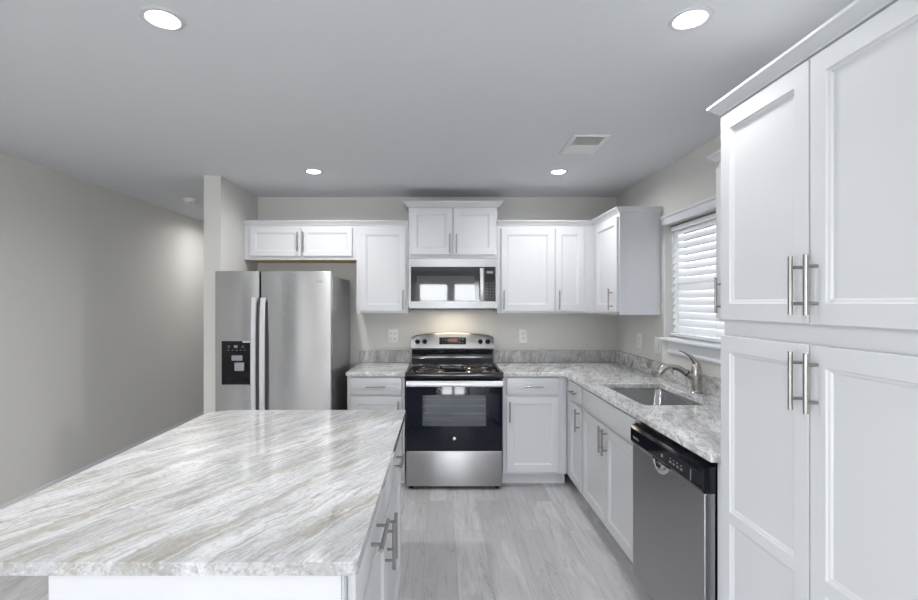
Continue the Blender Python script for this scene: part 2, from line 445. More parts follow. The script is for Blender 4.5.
m = MB(); m.cyl((-.028, WY1-.05-2.88, .34), (-.030, WY1-.052-2.88, .76), .0022, n=6); m.lathe([(.002, 0), (.007, .006), (.006, .028), (.002, .032)], (-.028, WY1-.05-2.88, .31), 10)
m.build('pull_cord', SLATM, bl)

# ---- rear windows
for k, (a, b) in enumerate(RW):
    w = bpy.data.objects.new('window_%d' % (k+2), None); COL.objects.link(w); w.location = ((a+b)/2, YR, .70); struct(w)
    hw = (b-a)/2; H = 1.38
    m = MB(); m.box(-hw, -hw+.05, -.11, -.06, 0, H); m.box(hw-.05, hw, -.11, -.06, 0, H); m.box(-hw, hw, -.11, -.06, 0, .05); m.box(-hw, hw, -.11, -.06, H-.05, H); m.box(-hw, hw, -.11, -.06, .67, .71)
    m.build('window_frame', TRIMW, w)
    bx('pane', GLASS, w, -hw+.04, hw-.04, -.087, -.083, .04, H-.04)
    m = MB(); m.box(-hw-.065, -hw, 0, .016, -.02, H+.07); m.box(hw, hw+.065, 0, .016, -.02, H+.07); m.box(-hw, hw, 0, .016, H, H+.07)
    m.build('casing', TRIMW, w, bevel=.002)
    bx('window_sill', TRIMW, w, -hw-.08, hw+.08, -.06, .04, -.04, -.02, bevel=.003)
# ---- unseen glass door on the left behind the camera, added for fill light
w = bpy.data.objects.new('added_glass_door', None); COL.objects.link(w); w.location = (XL, -1.6, 0); struct(w)
m = MB()
for y0, y1 in ((-1.15, -1.07), (-.04, .04), (1.07, 1.15)): m.box(-.09, -.04, y0, y1, .0, 2.10)
m.box(-.09, -.04, -1.15, 1.15, 0, .08); m.box(-.09, -.04, -1.15, 1.15, 2.02, 2.10)
m.build('door_frame', TRIMW, w); bx('pane', GLASS, w, -.067, -.063, -1.08, 1.08, .07, 2.03)

# ------------------------------------------------------------------ ceiling fixtures
def can_light(loc, label, power=None):
    t = thing('recessed_light', label, 'ceiling light', loc, 0, 'recessed ceiling lights')
    MB().lathe([(.050, 0), (.050, -.003), (.056, -.006), (.068, -.004), (.071, 0)], (0, 0, 0), 40, caps=False).build('trim_ring', TRIMR, t)
    MB().lathe([(.001, -.010), (.025, -.009), (.042, -.006), (.0505, -.002), (.0505, -.001)], (0, 0, 0), 40).build('lens', LENS, t)
    l = area('lamp_glow', (0, 0, -.012), (0, 0, 0), .08, .08, power or CAN_POWER, CAN_COLOR, CAN_SPREAD, shape='DISK'); l.parent = t
    return t
can_light((-.955, 1.64, ZC), 'round white recessed ceiling light nearest the upper left corner', 10.0)
can_light((.862, 1.64, ZC), 'round white recessed ceiling light nearest the tall white pantry', 2.6)
can_light((-.940, 3.54, ZC), 'small glowing recessed ceiling light over the refrigerator and left wall cabinets')
can_light((.885, 3.55, ZC), 'small glowing recessed ceiling light beside the vent, nearest the back right corner')
for p, nm, pw in (((-2.30, 5.45, ZC), 'recessed ceiling light in the hall behind the partition wall', 4.5), ((-2.05, 1.75, ZC), 'added unseen ceiling fill light over the open area left of the island', 2.5),
              ((-.96, -.6, ZC), 'added ceiling fill light behind the camera on the left', 1.0), ((.885, -.6, ZC), 'added ceiling fill light behind the camera on the right', 1.0),
              ((-1.9, -3.9, ZC), 'added unseen living room fill light, left of the middle row', 24.0), ((-.5, -3.9, ZC), 'added unseen living room fill light, centre of the middle row', 24.0), ((.9, -3.9, ZC), 'added unseen living room fill light, right of the middle row', 24.0),
              ((-1.9, -5.3, ZC), 'added unseen living room fill light by the rear windows, left', 10.0), ((-.5, -5.3, ZC), 'added unseen living room fill light by the rear windows, centre', 10.0), ((.9, -5.3, ZC), 'added unseen living room fill light by the rear windows, right', 10.0)):
    can_light(p, nm, pw)  # all of these but the hall light are unseen, added as fill
t = thing('smoke_detector', 'small round white smoke detector on the hall ceiling left of the partition', 'smoke detector', (-2.36, 4.49, ZC))
MB().lathe([(.066, 0), (.066, -.008), (.058, -.012), (.056, -.030), (.040, -.036), (.001, -.037)], (0, 0, 0), 32).build('housing', PLAST, t)
MB().lathe([(.001, -.0365), (.012, -.0365), (.012, -.040), (.001, -.041)], (.02, -.02, 0), 16).build('test_button', GREYP, t)
t = thing('ceiling_vent', 'white rectangular air vent register in the ceiling', 'vent', (.887, 2.94, ZC))
m = MB(); VX, VY = .108, .172
m.box(-VX, -VX+.024, -VY, VY, -.008, 0); m.box(VX-.024, VX, -VY, VY, -.008, 0); m.box(-VX+.024, VX-.024, -VY, -VY+.024, -.008, 0); m.box(-VX+.024, VX-.024, VY-.024, VY, -.008, 0); m.box(-VX+.024, VX-.024, -.006, .006, -.008, 0)
m.build('frame', PLAST, t, bevel=.002)
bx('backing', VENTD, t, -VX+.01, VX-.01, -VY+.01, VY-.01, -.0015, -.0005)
m = MB()
for i in range(9):
    y = -VY+.036+i*.0145
    m.box(-VX+.024, VX-.024, -.0075, .0075, -.0006, .0006, M=Matrix.Translation((0, y, -.006)) @ Matrix.Rotation(math.radians(52), 4, 'X'))
    m.box(-VX+.024, VX-.024, -.0075, .0075, -.0006, .0006, M=Matrix.Translation((0, -y, -.006)) @ Matrix.Rotation(math.radians(-40), 4, 'X'))
m.build('louvers', PLAST, t)

# ------------------------------------------------------------------ cabinet kit (front faces local -y, x along the width, z up)
def door_mesh(w, h, t=.020, stile=.052, rail=.055, mids=()):
    """mids: list of (z0, z1) middle rails"""
    xs = [0, stile, w-stile, w]
    zs = [0, rail]; ops = []
    last = rail
    for a, b in mids: zs += [a, b]; ops.append((last, a)); last = b
    zs += [h-rail, h]; ops.append((last, h-rail))
    bm = bmesh.new(); V = {}
    def v(x, y, z):
        k = (round(x, 5), round(y, 5), round(z, 5))
        if k not in V: V[k] = bm.verts.new(k)
        return V[k]
    for i in range(3):
        for j in range(len(zs)-1):
            a, b, c, d = xs[i], xs[i+1], zs[j], zs[j+1]
            if i == 1 and any(abs(c-o[0]) < 1e-5 and abs(d-o[1]) < 1e-5 for o in ops):
                loops = [(0, 0), (.0035, .004), (.009, .0055), (.0135, .0095)]
                for q in range(3):
                    (i0, d0), (i1, d1) = loops[q], loops[q+1]
                    A = [(a+i0, d0, c+i0), (b-i0, d0, c+i0), (b-i0, d0, d-i0), (a+i0, d0, d-i0)]
                    B = [(a+i1, d1, c+i1), (b-i1, d1, c+i1), (b-i1, d1, d-i1), (a+i1, d1, d-i1)]
                    for k in range(4): bm.faces.new((v(*A[k]), v(*A[(k+1) % 4]), v(*B[(k+1) % 4]), v(*B[k])))
                bm.faces.new([v(*q_) for q_ in B])
            else: bm.faces.new((v(a, 0, c), v(b, 0, c), v(b, 0, d), v(a, 0, d)))
    for i in range(3):
        for z in (0, h): bm.faces.new((v(xs[i], 0, z), v(xs[i+1], 0, z), v(xs[i+1], t, z), v(xs[i], t, z)))
    for j in range(len(zs)-1):
        for x in (0, w): bm.faces.new((v(x, 0, zs[j]), v(x, 0, zs[j+1]), v(x, t, zs[j+1]), v(x, t, zs[j])))
    bm.faces.new([v(x, t, 0) for x in xs]+[v(w, t, z) for z in zs[1:]]+[v(x, t, h) for x in reversed(xs[:-1])]+[v(0, t, z) for z in reversed(zs[1:-1])])
    o = MB(); o.bm.free(); o.bm = bm; return o
def pull(parent, x, y, z, L=.160, horiz=False, off=.031, r=.0062, half=.0):
    """bar pull: centre (x,z) on the front face at local y"""
    m = MB(); s = L/2; q = s*.62
    if horiz:
        m.cyl((x-s, y-off, z), (x+s, y-off, z), r, n=14)
        for k in (-q, q): m.cyl((x+k, y+.002, z), (x+k, y-off, z), r*.78, n=10)
    else:
        m.cyl((x, y-off, z-s), (x, y-off, z+s), r, n=14)
        for k in (-q, q): m.cyl((x, y+.002, z+k), (x, y-off, z+k), r*.78, n=10)
    m.build('handle', NICKEL, parent)
def add_door(root, x0, x1, z0, z1, hx=None, hz=None, mids=(), stile=.052, rail=.055, T=.020, L=.16):
    d = door_mesh(x1-x0, z1-z0, T, stile, rail, [(a-z0, b-z0) for a, b in mids]).build('door', WHITE, root, loc=(x0, -T, z0), bevel=.0025, smooth=8)
    if hx is not None: pull(d, hx-x0, 0, hz-z0, L=L)
    return d
def add_drawer(root, x0, x1, z0, z1, handle=True, T=.020, L=.16, name='drawer'):
    d = MB().box(0, x1-x0, 0, T, 0, z1-z0, bev=.005, seg=2).build(name, WHITE, root, loc=(x0, -T, z0))
    if handle: pull(d, (x1-x0)/2, 0, (z1-z0)/2, L=L, horiz=True)
    return d
CROWN = [(0, 0), (.010, 0), (.012, .006), (.018, .010), (.026, .020), (.032, .026), (.036, .028), (.036, .036), (0, .036)]
def crown(root, x0, x1, D, z, left='open', right='open', prof=CROWN, sc=1.0, DL=None):
    """left/right: 'open' ends flush, 'ret' returns along the side to depth D, 'in' inner mitre"""
    m = MB(); paths = []
    for o, h in prof:
        o *= sc; h *= sc; p = []
        if left == 'ret': p += [(x0-o, DL or D), (x0-o, -o)]
        elif left == 'in': p += [(x0+o, -o)]
        else: p += [(x0, -o)]
        if right == 'ret': p += [(x1+o, -o), (x1+o, D)]
        elif right == 'in': p += [(x1-o, -o)]
        else: p += [(x1, -o)]
        paths.append([(a, b, z+h) for a, b in p])
    loops = [[paths[i][k] for i in range(len(paths))] for k in range(len(paths[0]))]
    # the o=0 line of a return would fold onto the box side: that is the back of the moulding
    m.ring_loft(loops)
    return m.build('crown_molding', WHITE, root, smooth=20)
def cab(name, label, loc, rotz, w, D, z0, z1, group=None, base=False, cat='cabinet', extra_toe=True):
    t = thing(name, label, cat, loc, rotz, group)
    bx('body', WHITE, t, 0, w, 0, D, z0, z1, bevel=.0015)
    if base: bx('toe_kick', WHITE, t, 0, w, .070, D, 0, z0)
    return t
GU, GB = 'white upper cabinets', 'white base cabinets'
UD = .303                                   # upper depth
UF = 4.095                                  # upper face-frame plane (y)
ZB, ZT = 1.372, 2.134
# ---- uppers on the back wall
c = cab('wall_cabinet', 'short wide white double-door wall cabinet above the refrigerator', (-1.683, UF, 0), 0, .965, UD, 1.832, ZT, GU)
add_door(c, .053, .488, 1.862, 2.104, .470, 1.983, L=.165, stile=.045, rail=.042)
add_door(c, .500, .930, 1.862, 2.104, .518, 1.983, L=.165, stile=.045, rail=.042)
bx('bottom_panel', WOODM, c, .05, .93, .010, UD, 1.8285, 1.8325)
crown(c, 0, .965, UD, ZT-.004)
c = cab('wall_cabinet', 'tall single-door white wall cabinet between refrigerator and microwave', (-.718, UF, 0), 0, .446, UD, ZB, ZT, GU)
add_door(c, .031, .423, 1.392, 2.100, .404, 1.487, L=.165)
crown(c, 0, .446, UD, ZT-.004)
c = cab('wall_cabinet', 'raised white double-door cabinet with heavy crown above the microwave', (-.270, UF, 0), 0, .762, UD, 1.846, 2.290, GU)
add_door(c, .018, .376, 1.874, 2.274, .352, 1.966, L=.165)
add_door(c, .386, .744, 1.874, 2.274, .410, 1.966, L=.165)
crown(c, 0, .762, UD, 2.283, 'ret', 'ret', sc=1.35)
c = cab('wall_cabinet', 'wide white two-door wall cabinet right of the microwave', (.494, UF, 0), 0, .831, UD, ZB, ZT, GU)
add_door(c, .032, .483, 1.392, 2.100, .052, 1.487, L=.165)
add_door(c, .495, .742, 1.392, 2.100, .524, 1.487, L=.165)
crown(c, 0, .831, UD, ZT-.004, 'open', 'in')
# ---- uppers on the right wall (rotated: local x runs toward the camera)
R90 = -PI/2
c = cab('wall_cabinet', 'white corner wall cabinet with plain end panel beside the window', (1.325, 4.397, 0), R90, .886, UD, ZB, ZT, GU)
add_door(c, .400, .876, 1.392, 2.100, .795, 1.487, L=.165)
crown(c, .302, .886, UD, ZT-.004, 'in', 'ret')
c = cab('wall_cabinet', 'white wall cabinet mostly hidden between the window and the tall pantry', (1.325, 2.265, 0), R90, .560, UD, ZB, ZT, GU)
add_door(c, .012, .548, 1.392, 2.100, .066, 1.495, L=.165)
crown(c, 0, .560, UD, ZT-.004, 'ret', 'open')
# ---- tall pantry
c = cab('pantry_cabinet', 'tall white pantry cabinet with four panelled doors at the right edge', (1.015, 1.700, 0), R90, .860, .612, .10, ZT, None, base=True)
for x0, x1, hx in ((.011, .4145, .390), (.4195, .842, .445)):
    add_door(c, x0, x1, 1.403, 2.118, hx, 1.508, L=.160, T=.020)
    add_door(c, x0, x1, .125, 1.347, hx, 1.247, L=.160, T=.020, mids=[(.706, .742)])
crown(c, 0, .860, .612, ZT-.004, 'ret', 'ret', sc=1.12, DL=.262)

# ---- base cabinets on the back wall
BF = 3.79                                   # base face-frame plane
c = cab('base_cabinet', 'narrow white base cabinet between refrigerator and range', (-.738, BF, 0), 0, .458, .608, .10, .884, GB, base=True)
add_drawer(c, .026, .434, .735, .866)
add_door(c, .026, .434, .121, .716, .410, .608)
c = cab('base_cabinet', 'white drawer-over-door base cabinet right of the range', (.500, BF, 0), 0, .510, .608, .10, .884, GB, base=True)
add_drawer(c, .030, .440, .735, .866)
add_door(c, .030, .440, .121, .716, .050, .600)
# ---- base cabinets on the right wall
RF = 1.012
c = cab('base_cabinet', 'slim white drawer-over-door base cabinet in the back right corner', (RF, 3.788, 0), R90, .455, .614, .10, .884, GB, base=True)
add_drawer(c, .140, .432, .735, .866, L=.13)
add_door(c, .140, .432, .121, .716, .398, .622)
c = cab('base_cabinet', 'white two-door sink base cabinet with a blank false front', (RF, 3.331, 0), R90, .915, .614, .10, .60, GB, base=True)
m = MB(); m.box(0, .915, 0, .045, .60, .884); m.box(0, .018, .045, .614, .60, .884); m.box(.897, .915, .045, .614, .60, .884); m.build('sink_surround', WHITE, c)
add_drawer(c, .022, .905, .735, .866, handle=False, name='false_front')
add_door(c, .022, .470, .121, .716, .445, .632)
add_door(c, .478, .905, .121, .716, .505, .632)
c = tag(bx('filler_panel', WHITE, None, RF, XR-.004, 1.703, 1.735, 0, .884), 'thin white filler panel between dishwasher and pantry', 'panel')

# ------------------------------------------------------------------ island
IX0, IX1, IY0, IY1 = -1.16, -.174, 1.003, 2.43
c = cab('island_cabinet', 'white kitchen island cabinet with drawers and doors under the stone top', (-.208, 1.035, 0), PI/2, 1.36, .625, .10, .884, None, base=True)
bx('end_panel', WHITE, c, -.008, 0, .005, .637, .0, .884, bevel=.001)
add_drawer(c, .030, .612, .735, .866, L=.18)
add_drawer(c, .640, 1.245, .735, .866, L=.18)
add_door(c, .030, .622, .121, .716, .592, .630)
add_door(c, .636, 1.245, .121, .716, .664, .630)
def stone_slab(name, mat, outline, z0, z1, hole=None, parent=None, bevel=.004):
    bm = bmesh.new()
    def loop(pts, z): 
        vs = [bm.verts.new((x, y, z)) for x, y in pts]
        return vs, [bm.edges.new((vs[i], vs[(i+1) % len(vs)])) for i in range(len(vs))]
    rings = []
    for z in (z1, z0):
        v1, e1 = loop(outline, z); ee = list(e1); rr = [v1]
        if hole: v2, e2 = loop(hole, z); ee += e2; rr.append(v2)
        bmesh.ops.triangle_fill(bm, use_beauty=True, use_dissolve=False, edges=ee)
        rings.append(rr)
    for a, b in zip(rings[0], rings[1]):
        n = len(a)
        for i in range(n): bm.faces.new((a[i], a[(i+1) % n], b[(i+1) % n], b[i]))
    o = MB(); o.bm.free(); o.bm = bm
    return o.build(name, mat, parent, bevel=bevel)
def rounded(pts_r):
    """polygon with a corner radius per vertex"""
    P = [Vector(p[:2]) for p in pts_r]; n = len(P); res = []
    for i in range(n):
        r = pts_r[i][2]
        if r <= 0: res.append(tuple(P[i])); continue
        a = (P[i-1]-P[i]).normalized(); b = (P[(i+1) % n]-P[i]).normalized()
        ang = a.angle(b); d = r/math.tan(ang/2); c = P[i]+(a+b).normalized()*(r/math.sin(ang/2))
        s = P[i]+a*d; e_ = P[i]+b*d
        a0 = math.atan2(s.y-c.y, s.x-c.x); a1 = math.atan2(e_.y-c.y, e_.x-c.x)
        da = (a1-a0+PI) % (2*PI)-PI; k = 6
        for q in range(k+1): res.append((c.x+r*math.cos(a0+da*q/k), c.y+r*math.sin(a0+da*q/k)))
    return res
o = stone_slab('island_countertop', GRAN_I, rounded([(IX0, IY0, .10), (IX1, IY0, .012), (IX1, IY1, .015), (IX0, IY1, .13)]), .885, .914)
tag(o, 'large pale veined stone island countertop in the left foreground', 'countertop')

# ------------------------------------------------------------------ perimeter countertops
o = stone_slab('countertop', GRAN_B, [(-.744, 3.75), (-.272, 3.75), (-.272, 4.398), (-.744, 4.398)], .885, .914, bevel=.003)
tag(o, 'short stone countertop between refrigerator and range', 'countertop')
bx('backsplash', GRAN_S, o, -.742, -.272, 4.378, 4.398, .9145, 1.024, bevel=.002)
SX0, SX1, SY0, SY1 = 1.088, 1.485, 2.545, 3.215
hole = rounded([(SX0, SY0, .035), (SX0, SY1, .035), (SX1, SY1, .035), (SX1, SY0, .035)])
o = stone_slab('countertop', GRAN_R, [(.500, 3.75), (.974, 3.75), (.974, 1.712), (1.628, 1.712), (1.628, 4.398), (.500, 4.398)], .885, .914, hole, bevel=.003)
tag(o, 'L-shaped stone countertop with sink cutout along the right wall', 'countertop')
bx('backsplash', GRAN_S, o, .500, 1.628, 4.378, 4.398, .9145, 1.024, bevel=.002)
bx('backsplash', GRAN_M, o, 1.608, 1.628, 1.714, 4.376, .9145, 1.024, bevel=.002)

# ---- sink
t = thing('kitchen_sink', 'stainless undermount sink set into the stone countertop', 'sink', (0, 0, 0))
def rr(x0, x1, y0, y1, r, z): return [(x, y, z) for x, y in rounded([(x0, y0, r), (x0, y1, r), (x1, y1, r), (x1, y0, r)])]
g = .006
loops = [rr(SX0-.03, SX1+.03, SY0-.03, SY1+.03, .06, .8845), rr(SX0-g, SX1+g, SY0-g, SY1+g, .04, .8835),
         rr(SX0-g+.004, SX1+g-.004, SY0-g+.004, SY1+g-.004, .05, .872), rr(SX0+.012, SX1-.012, SY0+.012, SY1-.012, .07, .71),
         rr(SX0+.035, SX1-.035, SY0+.035, SY1-.035, .06, .688), rr(SX0+.12, SX1-.12, SY0+.2, SY1-.2, .03, .684)]
lo2 = [[(x, y, z-.003) for x, y, z in l] for l in reversed(loops)]
mbb = MB(); mbb.ring_loft(loops+[ [(x+(0.0), y, z-.004) for x, y, z in loops[-1]] ], cap0=False, cap1=True)
mbb.build('basin', STEELS, t, smooth=50)
MB().lathe([(.042, .002), (.040, .005), (.030, .002), (.001, .001)], ((SX0+SX1)/2+.03, 2.87, .6845), 24).build('drain', CHROME, t)
t.location = (0, 0, 0)
# ---- faucet
fx, fy = 1.555, 2.885
t = thing('faucet', 'brushed nickel single-lever pull-out faucet behind the sink', 'faucet', (fx, fy, .914))
MB().lathe([(.034, 0), (.034, .006), (.030, .010), (.029, .06), (.0315, .10), (.0325, .125), (.029, .150), (.022, .174), (.011, .191), (.001, .194)], (0, 0, 0), 28).build('base_column', FAUCM, t)
sd = Vector((-1, .17, 0)).normalized()
def SP(a, z): return tuple(sd*a*.84+Vector((0, 0, z)))
MB().tube([SP(.005, .075), SP(.035, .098), SP(.07, .122), SP(.105, .142), SP(.14, .154), SP(.172, .156)], [.022, .021, .019, .018, .018, .018], 18).build('spout', FAUCM, t)
m = MB(); m.tube([SP(.168, .1565), SP(.20, .154), SP(.225, .146), SP(.242, .128), SP(.247, .112)], [.0185, .021, .023, .022, .019], 18)
m.build('spray_head', FAUCM, t)
MB().tube([SP(.062, .1165), SP(.068, .1205)], [.0208, .0206], 18).build('joint_band', BLACKP, t)
MB().tube([(.0, 0, .165), (-.012, .004, .195), (-.032, .008, .222), (-.062, .014, .243), (-.095, .02, .256)], [.019, .016, .0115, .008, .005], 14, flat=.8).build('lever', FAUCM, t)

# ------------------------------------------------------------------ outlets and switches
def outlet(loc, rotz, label, gangs, cat='outlet', w=None):
    t = thing('wall_outlet' if cat == 'outlet' else 'light_switch', label, cat, loc, rotz, 'white wall plates')
    W2 = (w or (.075 if gangs == 1 else .105))/2
    MB().box(-W2, W2, -.006, -.0005, -.062, .062, bev=.002).build('plate', PLAST, t)
    xs = [0] if gangs == 1 else [-W2*.45, W2*.45]
    for x in xs:
        if cat == 'outlet':
            for z in (-.024, .024):
                p = MB().box(x-.016, x+.016, -.0085, -.006, z-.014, z+.014, bev=.002).build('socket', PLAST, t)
                MB().box(x-.008, x-.005, -.0088, -.0080, z-.004, z+.006).box(x+.005, x+.008, -.0088, -.0080, z-.004, z+.006).build('slots', BLACKP, p)
        else:
            MB().box(x-.014, x+.014, -.011, -.006, -.030, .030, bev=.002).build('rocker', PLAST, t)
outlet((-.434, YB, 1.155), 0, 'white wall outlet plate left of the range', 2, w=.088)
outlet((.768, YB, 1.155), 0, 'white wall outlet plate right of the range', 1)
outlet((XR, 3.88, 1.150), R90, 'white wall outlet plate near the back right corner', 1, w=.095)
outlet((XR, 3.55, 1.145), R90, 'white switch plate beside the window sill', 2, 'switch')
outlet((XL, 6.20, .285), PI/2, 'low white outlet on the left hall wall', 1, w=.085)

# ------------------------------------------------------------------ refrigerator
FX0, FX1 = -1.675, -.810
t = thing('refrigerator', 'stainless side-by-side refrigerator with ice dispenser', 'refrigerator', (FX0, 3.543, 0))
FW = FX1-FX0
bx('case', CASEG, t, .004, FW-.004, .068, .74, .02, 1.662, bevel=.004)
bx('base_grille', BLACKP, t, .01, FW-.01, .03, .066, .01, .05)
XS = .335                                    # door split
def fr_door(x0, x1, name='door'):
    prof = [(x0+.010, .062), (x0, .058), (x0, .014), (x0+.001, .004)]
    for i in range(21):
        u = i/20; prof.append((x0+.005+(x1-x0-.010)*u, -.012*(x1-x0)/.53*(1-(2*u-1)**2)))
    prof += [(x1-.001, .004), (x1, .014), (x1, .058), (x1-.010, .062)]
    return MB().prism(prof, .055, 1.697, 'z').build(name, STEELF, t, bevel=.002)
dl = fr_door(0, XS-.004); dr = fr_door(XS+.004, FW)
bx('door_gasket', RUBBER, t, .012, FW-.012, .056, .070, .06, 1.68)
def fr_handle(parent, x, lean):
    m = MB(); pts = []; n = 14
    loops = []
    for i in range(n+1):
        z = .50+(1.50-.50)*i/n; b = math.sin(PI*i/n)**.6
        y = -.030-.022*b; w2 = .0175
        xx = x+0
        loops.append([(xx-w2, y+.010, z), (xx-w2, y-.002, z), (xx-w2+.004, y-.007, z), (xx+w2-.004, y-.007, z), (xx+w2, y-.002, z), (xx+w2, y+.010, z)])
    m.ring_loft(loops)
    for z in (.515, 1.485): m.box(x-.012, x+.012, -.034, 0, z-.015, z+.015, bev=.003)
    m.build('handle', HANDLEM, parent)
fr_handle(dl, XS-.032, -1); fr_handle(dr, XS+.032, 1)
d = bx('ice_dispenser', BLACKP, dl, .052, .264, -.010, .001, .853, 1.178, bevel=.004)
m = MB(); m.box(.070, .075, -.0145, -.0095, .878, 1.075); m.box(.242, .247, -.0145, -.0095, .878, 1.075); m.box(.070, .247, -.0145, -.0095, .872, .878); m.build('recess_rim', BLACKP, d)
bx('chute', GREYP, d, .133, .213, -.026, -.010, 1.034, 1.072, bevel=.004)
MB().box(.158, .226, -.034, -.010, .958, 1.020, bev=.006).build('paddle', GREYP, d)
bx('drip_tray', BLACKP, d, .160, .240, -.030, -.010, .886, .904, bevel=.003)
m = MB(); m.box(.146, .172, -.0112, -.0098, 1.128, 1.146)
for i in range(5): m.box(.100+i*.030, .110+i*.030, -.0112, -.0098, 1.108, 1.112)
m.torus((.108, -.0105, 1.136), .008, .0012, 16, 6, 'y'); m.torus((.212, -.0105, 1.136), .008, .0012, 16, 6, 'y')
m.build('control_marks', GREYP, d)
bx('label_tab', TRIMW, dl, .210, .264, -.0112, -.0098, 1.166, 1.178)
m = MB()
for i, wv in enumerate((.010, .006, .012, .008, .010, .007)): m.box(FW-.150+i*.016, FW-.150+i*.016+wv, -.0075, -.0030, 1.612, 1.622 if i % 2 else 1.626)
m.build('badge', GREYP, dr)
for x in (.03, FW-.09): MB().box(x, x+.06, .03, .12, 1.664, 1.684, bev=.004).build('hinge_cover', CASEG, t)
for x in (.05, FW-.05):
    for y in (.12, .68): MB().cyl((x, y, 0), (x, y, .022), .02, n=14).build('foot', BLACKP, t)

# ------------------------------------------------------------------ microwave
MX, MY = -.266, 4.027; MW = .757; MZ0, MZ1 = 1.405, 1.840
t = thing('microwave', 'stainless over-the-range microwave mounted under the raised cabinet', 'microwave', (MX, MY, MZ0))
H = MZ1-MZ0
bx('body', CASEG, t, .003, MW-.003, .03, .370, .006, H, bevel=.003)
bx('vent_base', BLACKP, t, .02, MW-.02, .012, .34, -.004, .010)
SPL = .638
def frame_mesh(x0, x1, z0, z1, ix0, ix1, iz0, iz1, y0, y1, bev=.0):
    m = MB(); m.box(x0, x1, y0, y1, z0, iz0); m.box(x0, x1, y0, y1, iz1, z1); m.box(x0, ix0, y0, y1, iz0, iz1)
    if ix1 < x1: m.box(ix1, x1, y0, y1, iz0, iz1)
    return m
d = frame_mesh(0, SPL-.001, .018, H-.003, .020, SPL-.0012, .068, H-.073, 0, .03).build('door', STEEL, t)
bx('door_glass', BLACKG, d, .0205, SPL-.0015, .004, .028, .0685, H-.0735)
# lighter see-through screen inside the glass
bx('window_screen', plain('microwave_screen', (.07, .073, .078), .03, spec=.5), d, .070, SPL-.080, .0025, .006, .080, H-.150)
loops = []
for i in range(11):
    z = .082+(H-.082-.085)*i/10; b = math.sin(PI*i/10)**.5
    y = -.008-.026*b
    loops.append([(SPL-.036, y+.006, z), (SPL-.036, y-.003, z), (SPL-.031, y-.007, z), (SPL-.012, y-.007, z), (SPL-.007, y-.003, z), (SPL-.007, y+.006, z)])
m = MB().ring_loft(loops)
for z in (.092, H-.095): m.box(SPL-.033, SPL-.010, -.012, .004, z-.010, z+.010)
m.build('handle', HANDLEM, d)
d = frame_mesh(SPL+.001, MW, .018, H-.003, SPL+.0012, MW-.020, .068, H-.073, 0, .03).build('control_panel', STEEL, t)
bx('keypad', BLACKG, d, SPL+.0015, MW-.0205, .003, .028, .0685, H-.0735)
bx('display', DISPG, d, SPL+.022, MW-.042, .002, .004, H-.130, H-.110)
for r in range(6):
    for q in range(3): bx('key', GREYMK, d, SPL+.022+q*.026, SPL+.030+q*.026, .002, .004, .100+r*.024, .106+r*.024)
area('cooktop_lamp', (.112, 4.20, MZ0-.012), (0, 0, 0), .34, .12, .8, (1.0, .88, .70))

# ------------------------------------------------------------------ range
RX = -.267; RYF = 3.712; RW_ = .757
t = thing('range', 'freestanding stainless electric coil range with black oven door', 'stove', (RX, RYF, 0))
bx('body', BLACKG, t, 0, RW_, .034, .640, .035, .872, bevel=.002)
for x in (.04, RW_-.04):
    for y in (.06, .58): MB().cyl((x, y, 0), (x, y, .036), .018, n=14).build('foot', BLACKP, t)
d = bx('storage_drawer', STEEL, t, .004, RW_-.004, 0, .034, .030, .296, bev=.004)
d = bx('oven_door', BLUEBLK, t, .003, RW_-.003, -.002, .036, .304, .822, bev=.004)
bx('oven_window', OVENG, d, .130, RW_-.130, -.004, -.0015, .500, .742, bevel=.001)
m = MB()
for z in (.565, .600, .660): m.box(.14, RW_-.14, -.0048, -.0038, z, z+.0025)
m.build('rack_line', GREYMK, d)
hd = MB()
hd.prism([(.002, .806), (-.006, .806), (-.030, .810), (-.040, .816), (-.043, .826), (-.040, .848), (-.032, .857), (-.028, .852), (-.028, .822), (-.020, .816), (.002, .814)], .006, RW_-.006, 'x')
hd.build('handle', HANDLEM, d)
m = MB(); m.lathe([(.001, .0045), (.013, .0045), (.013, .002), (.013, .001)], (RW_/2, 0, .404), 28, axis='y'); m.build('badge', CHROME, d)
m = MB(); m.torus((RW_/2, -.0048, .404), .0105, .0008, 24, 6, 'y'); m.build('badge_ring', BLACKP, d)
bx('door_trim', STEELD, t, .01, RW_-.01, .0, .030, .296, .3045)
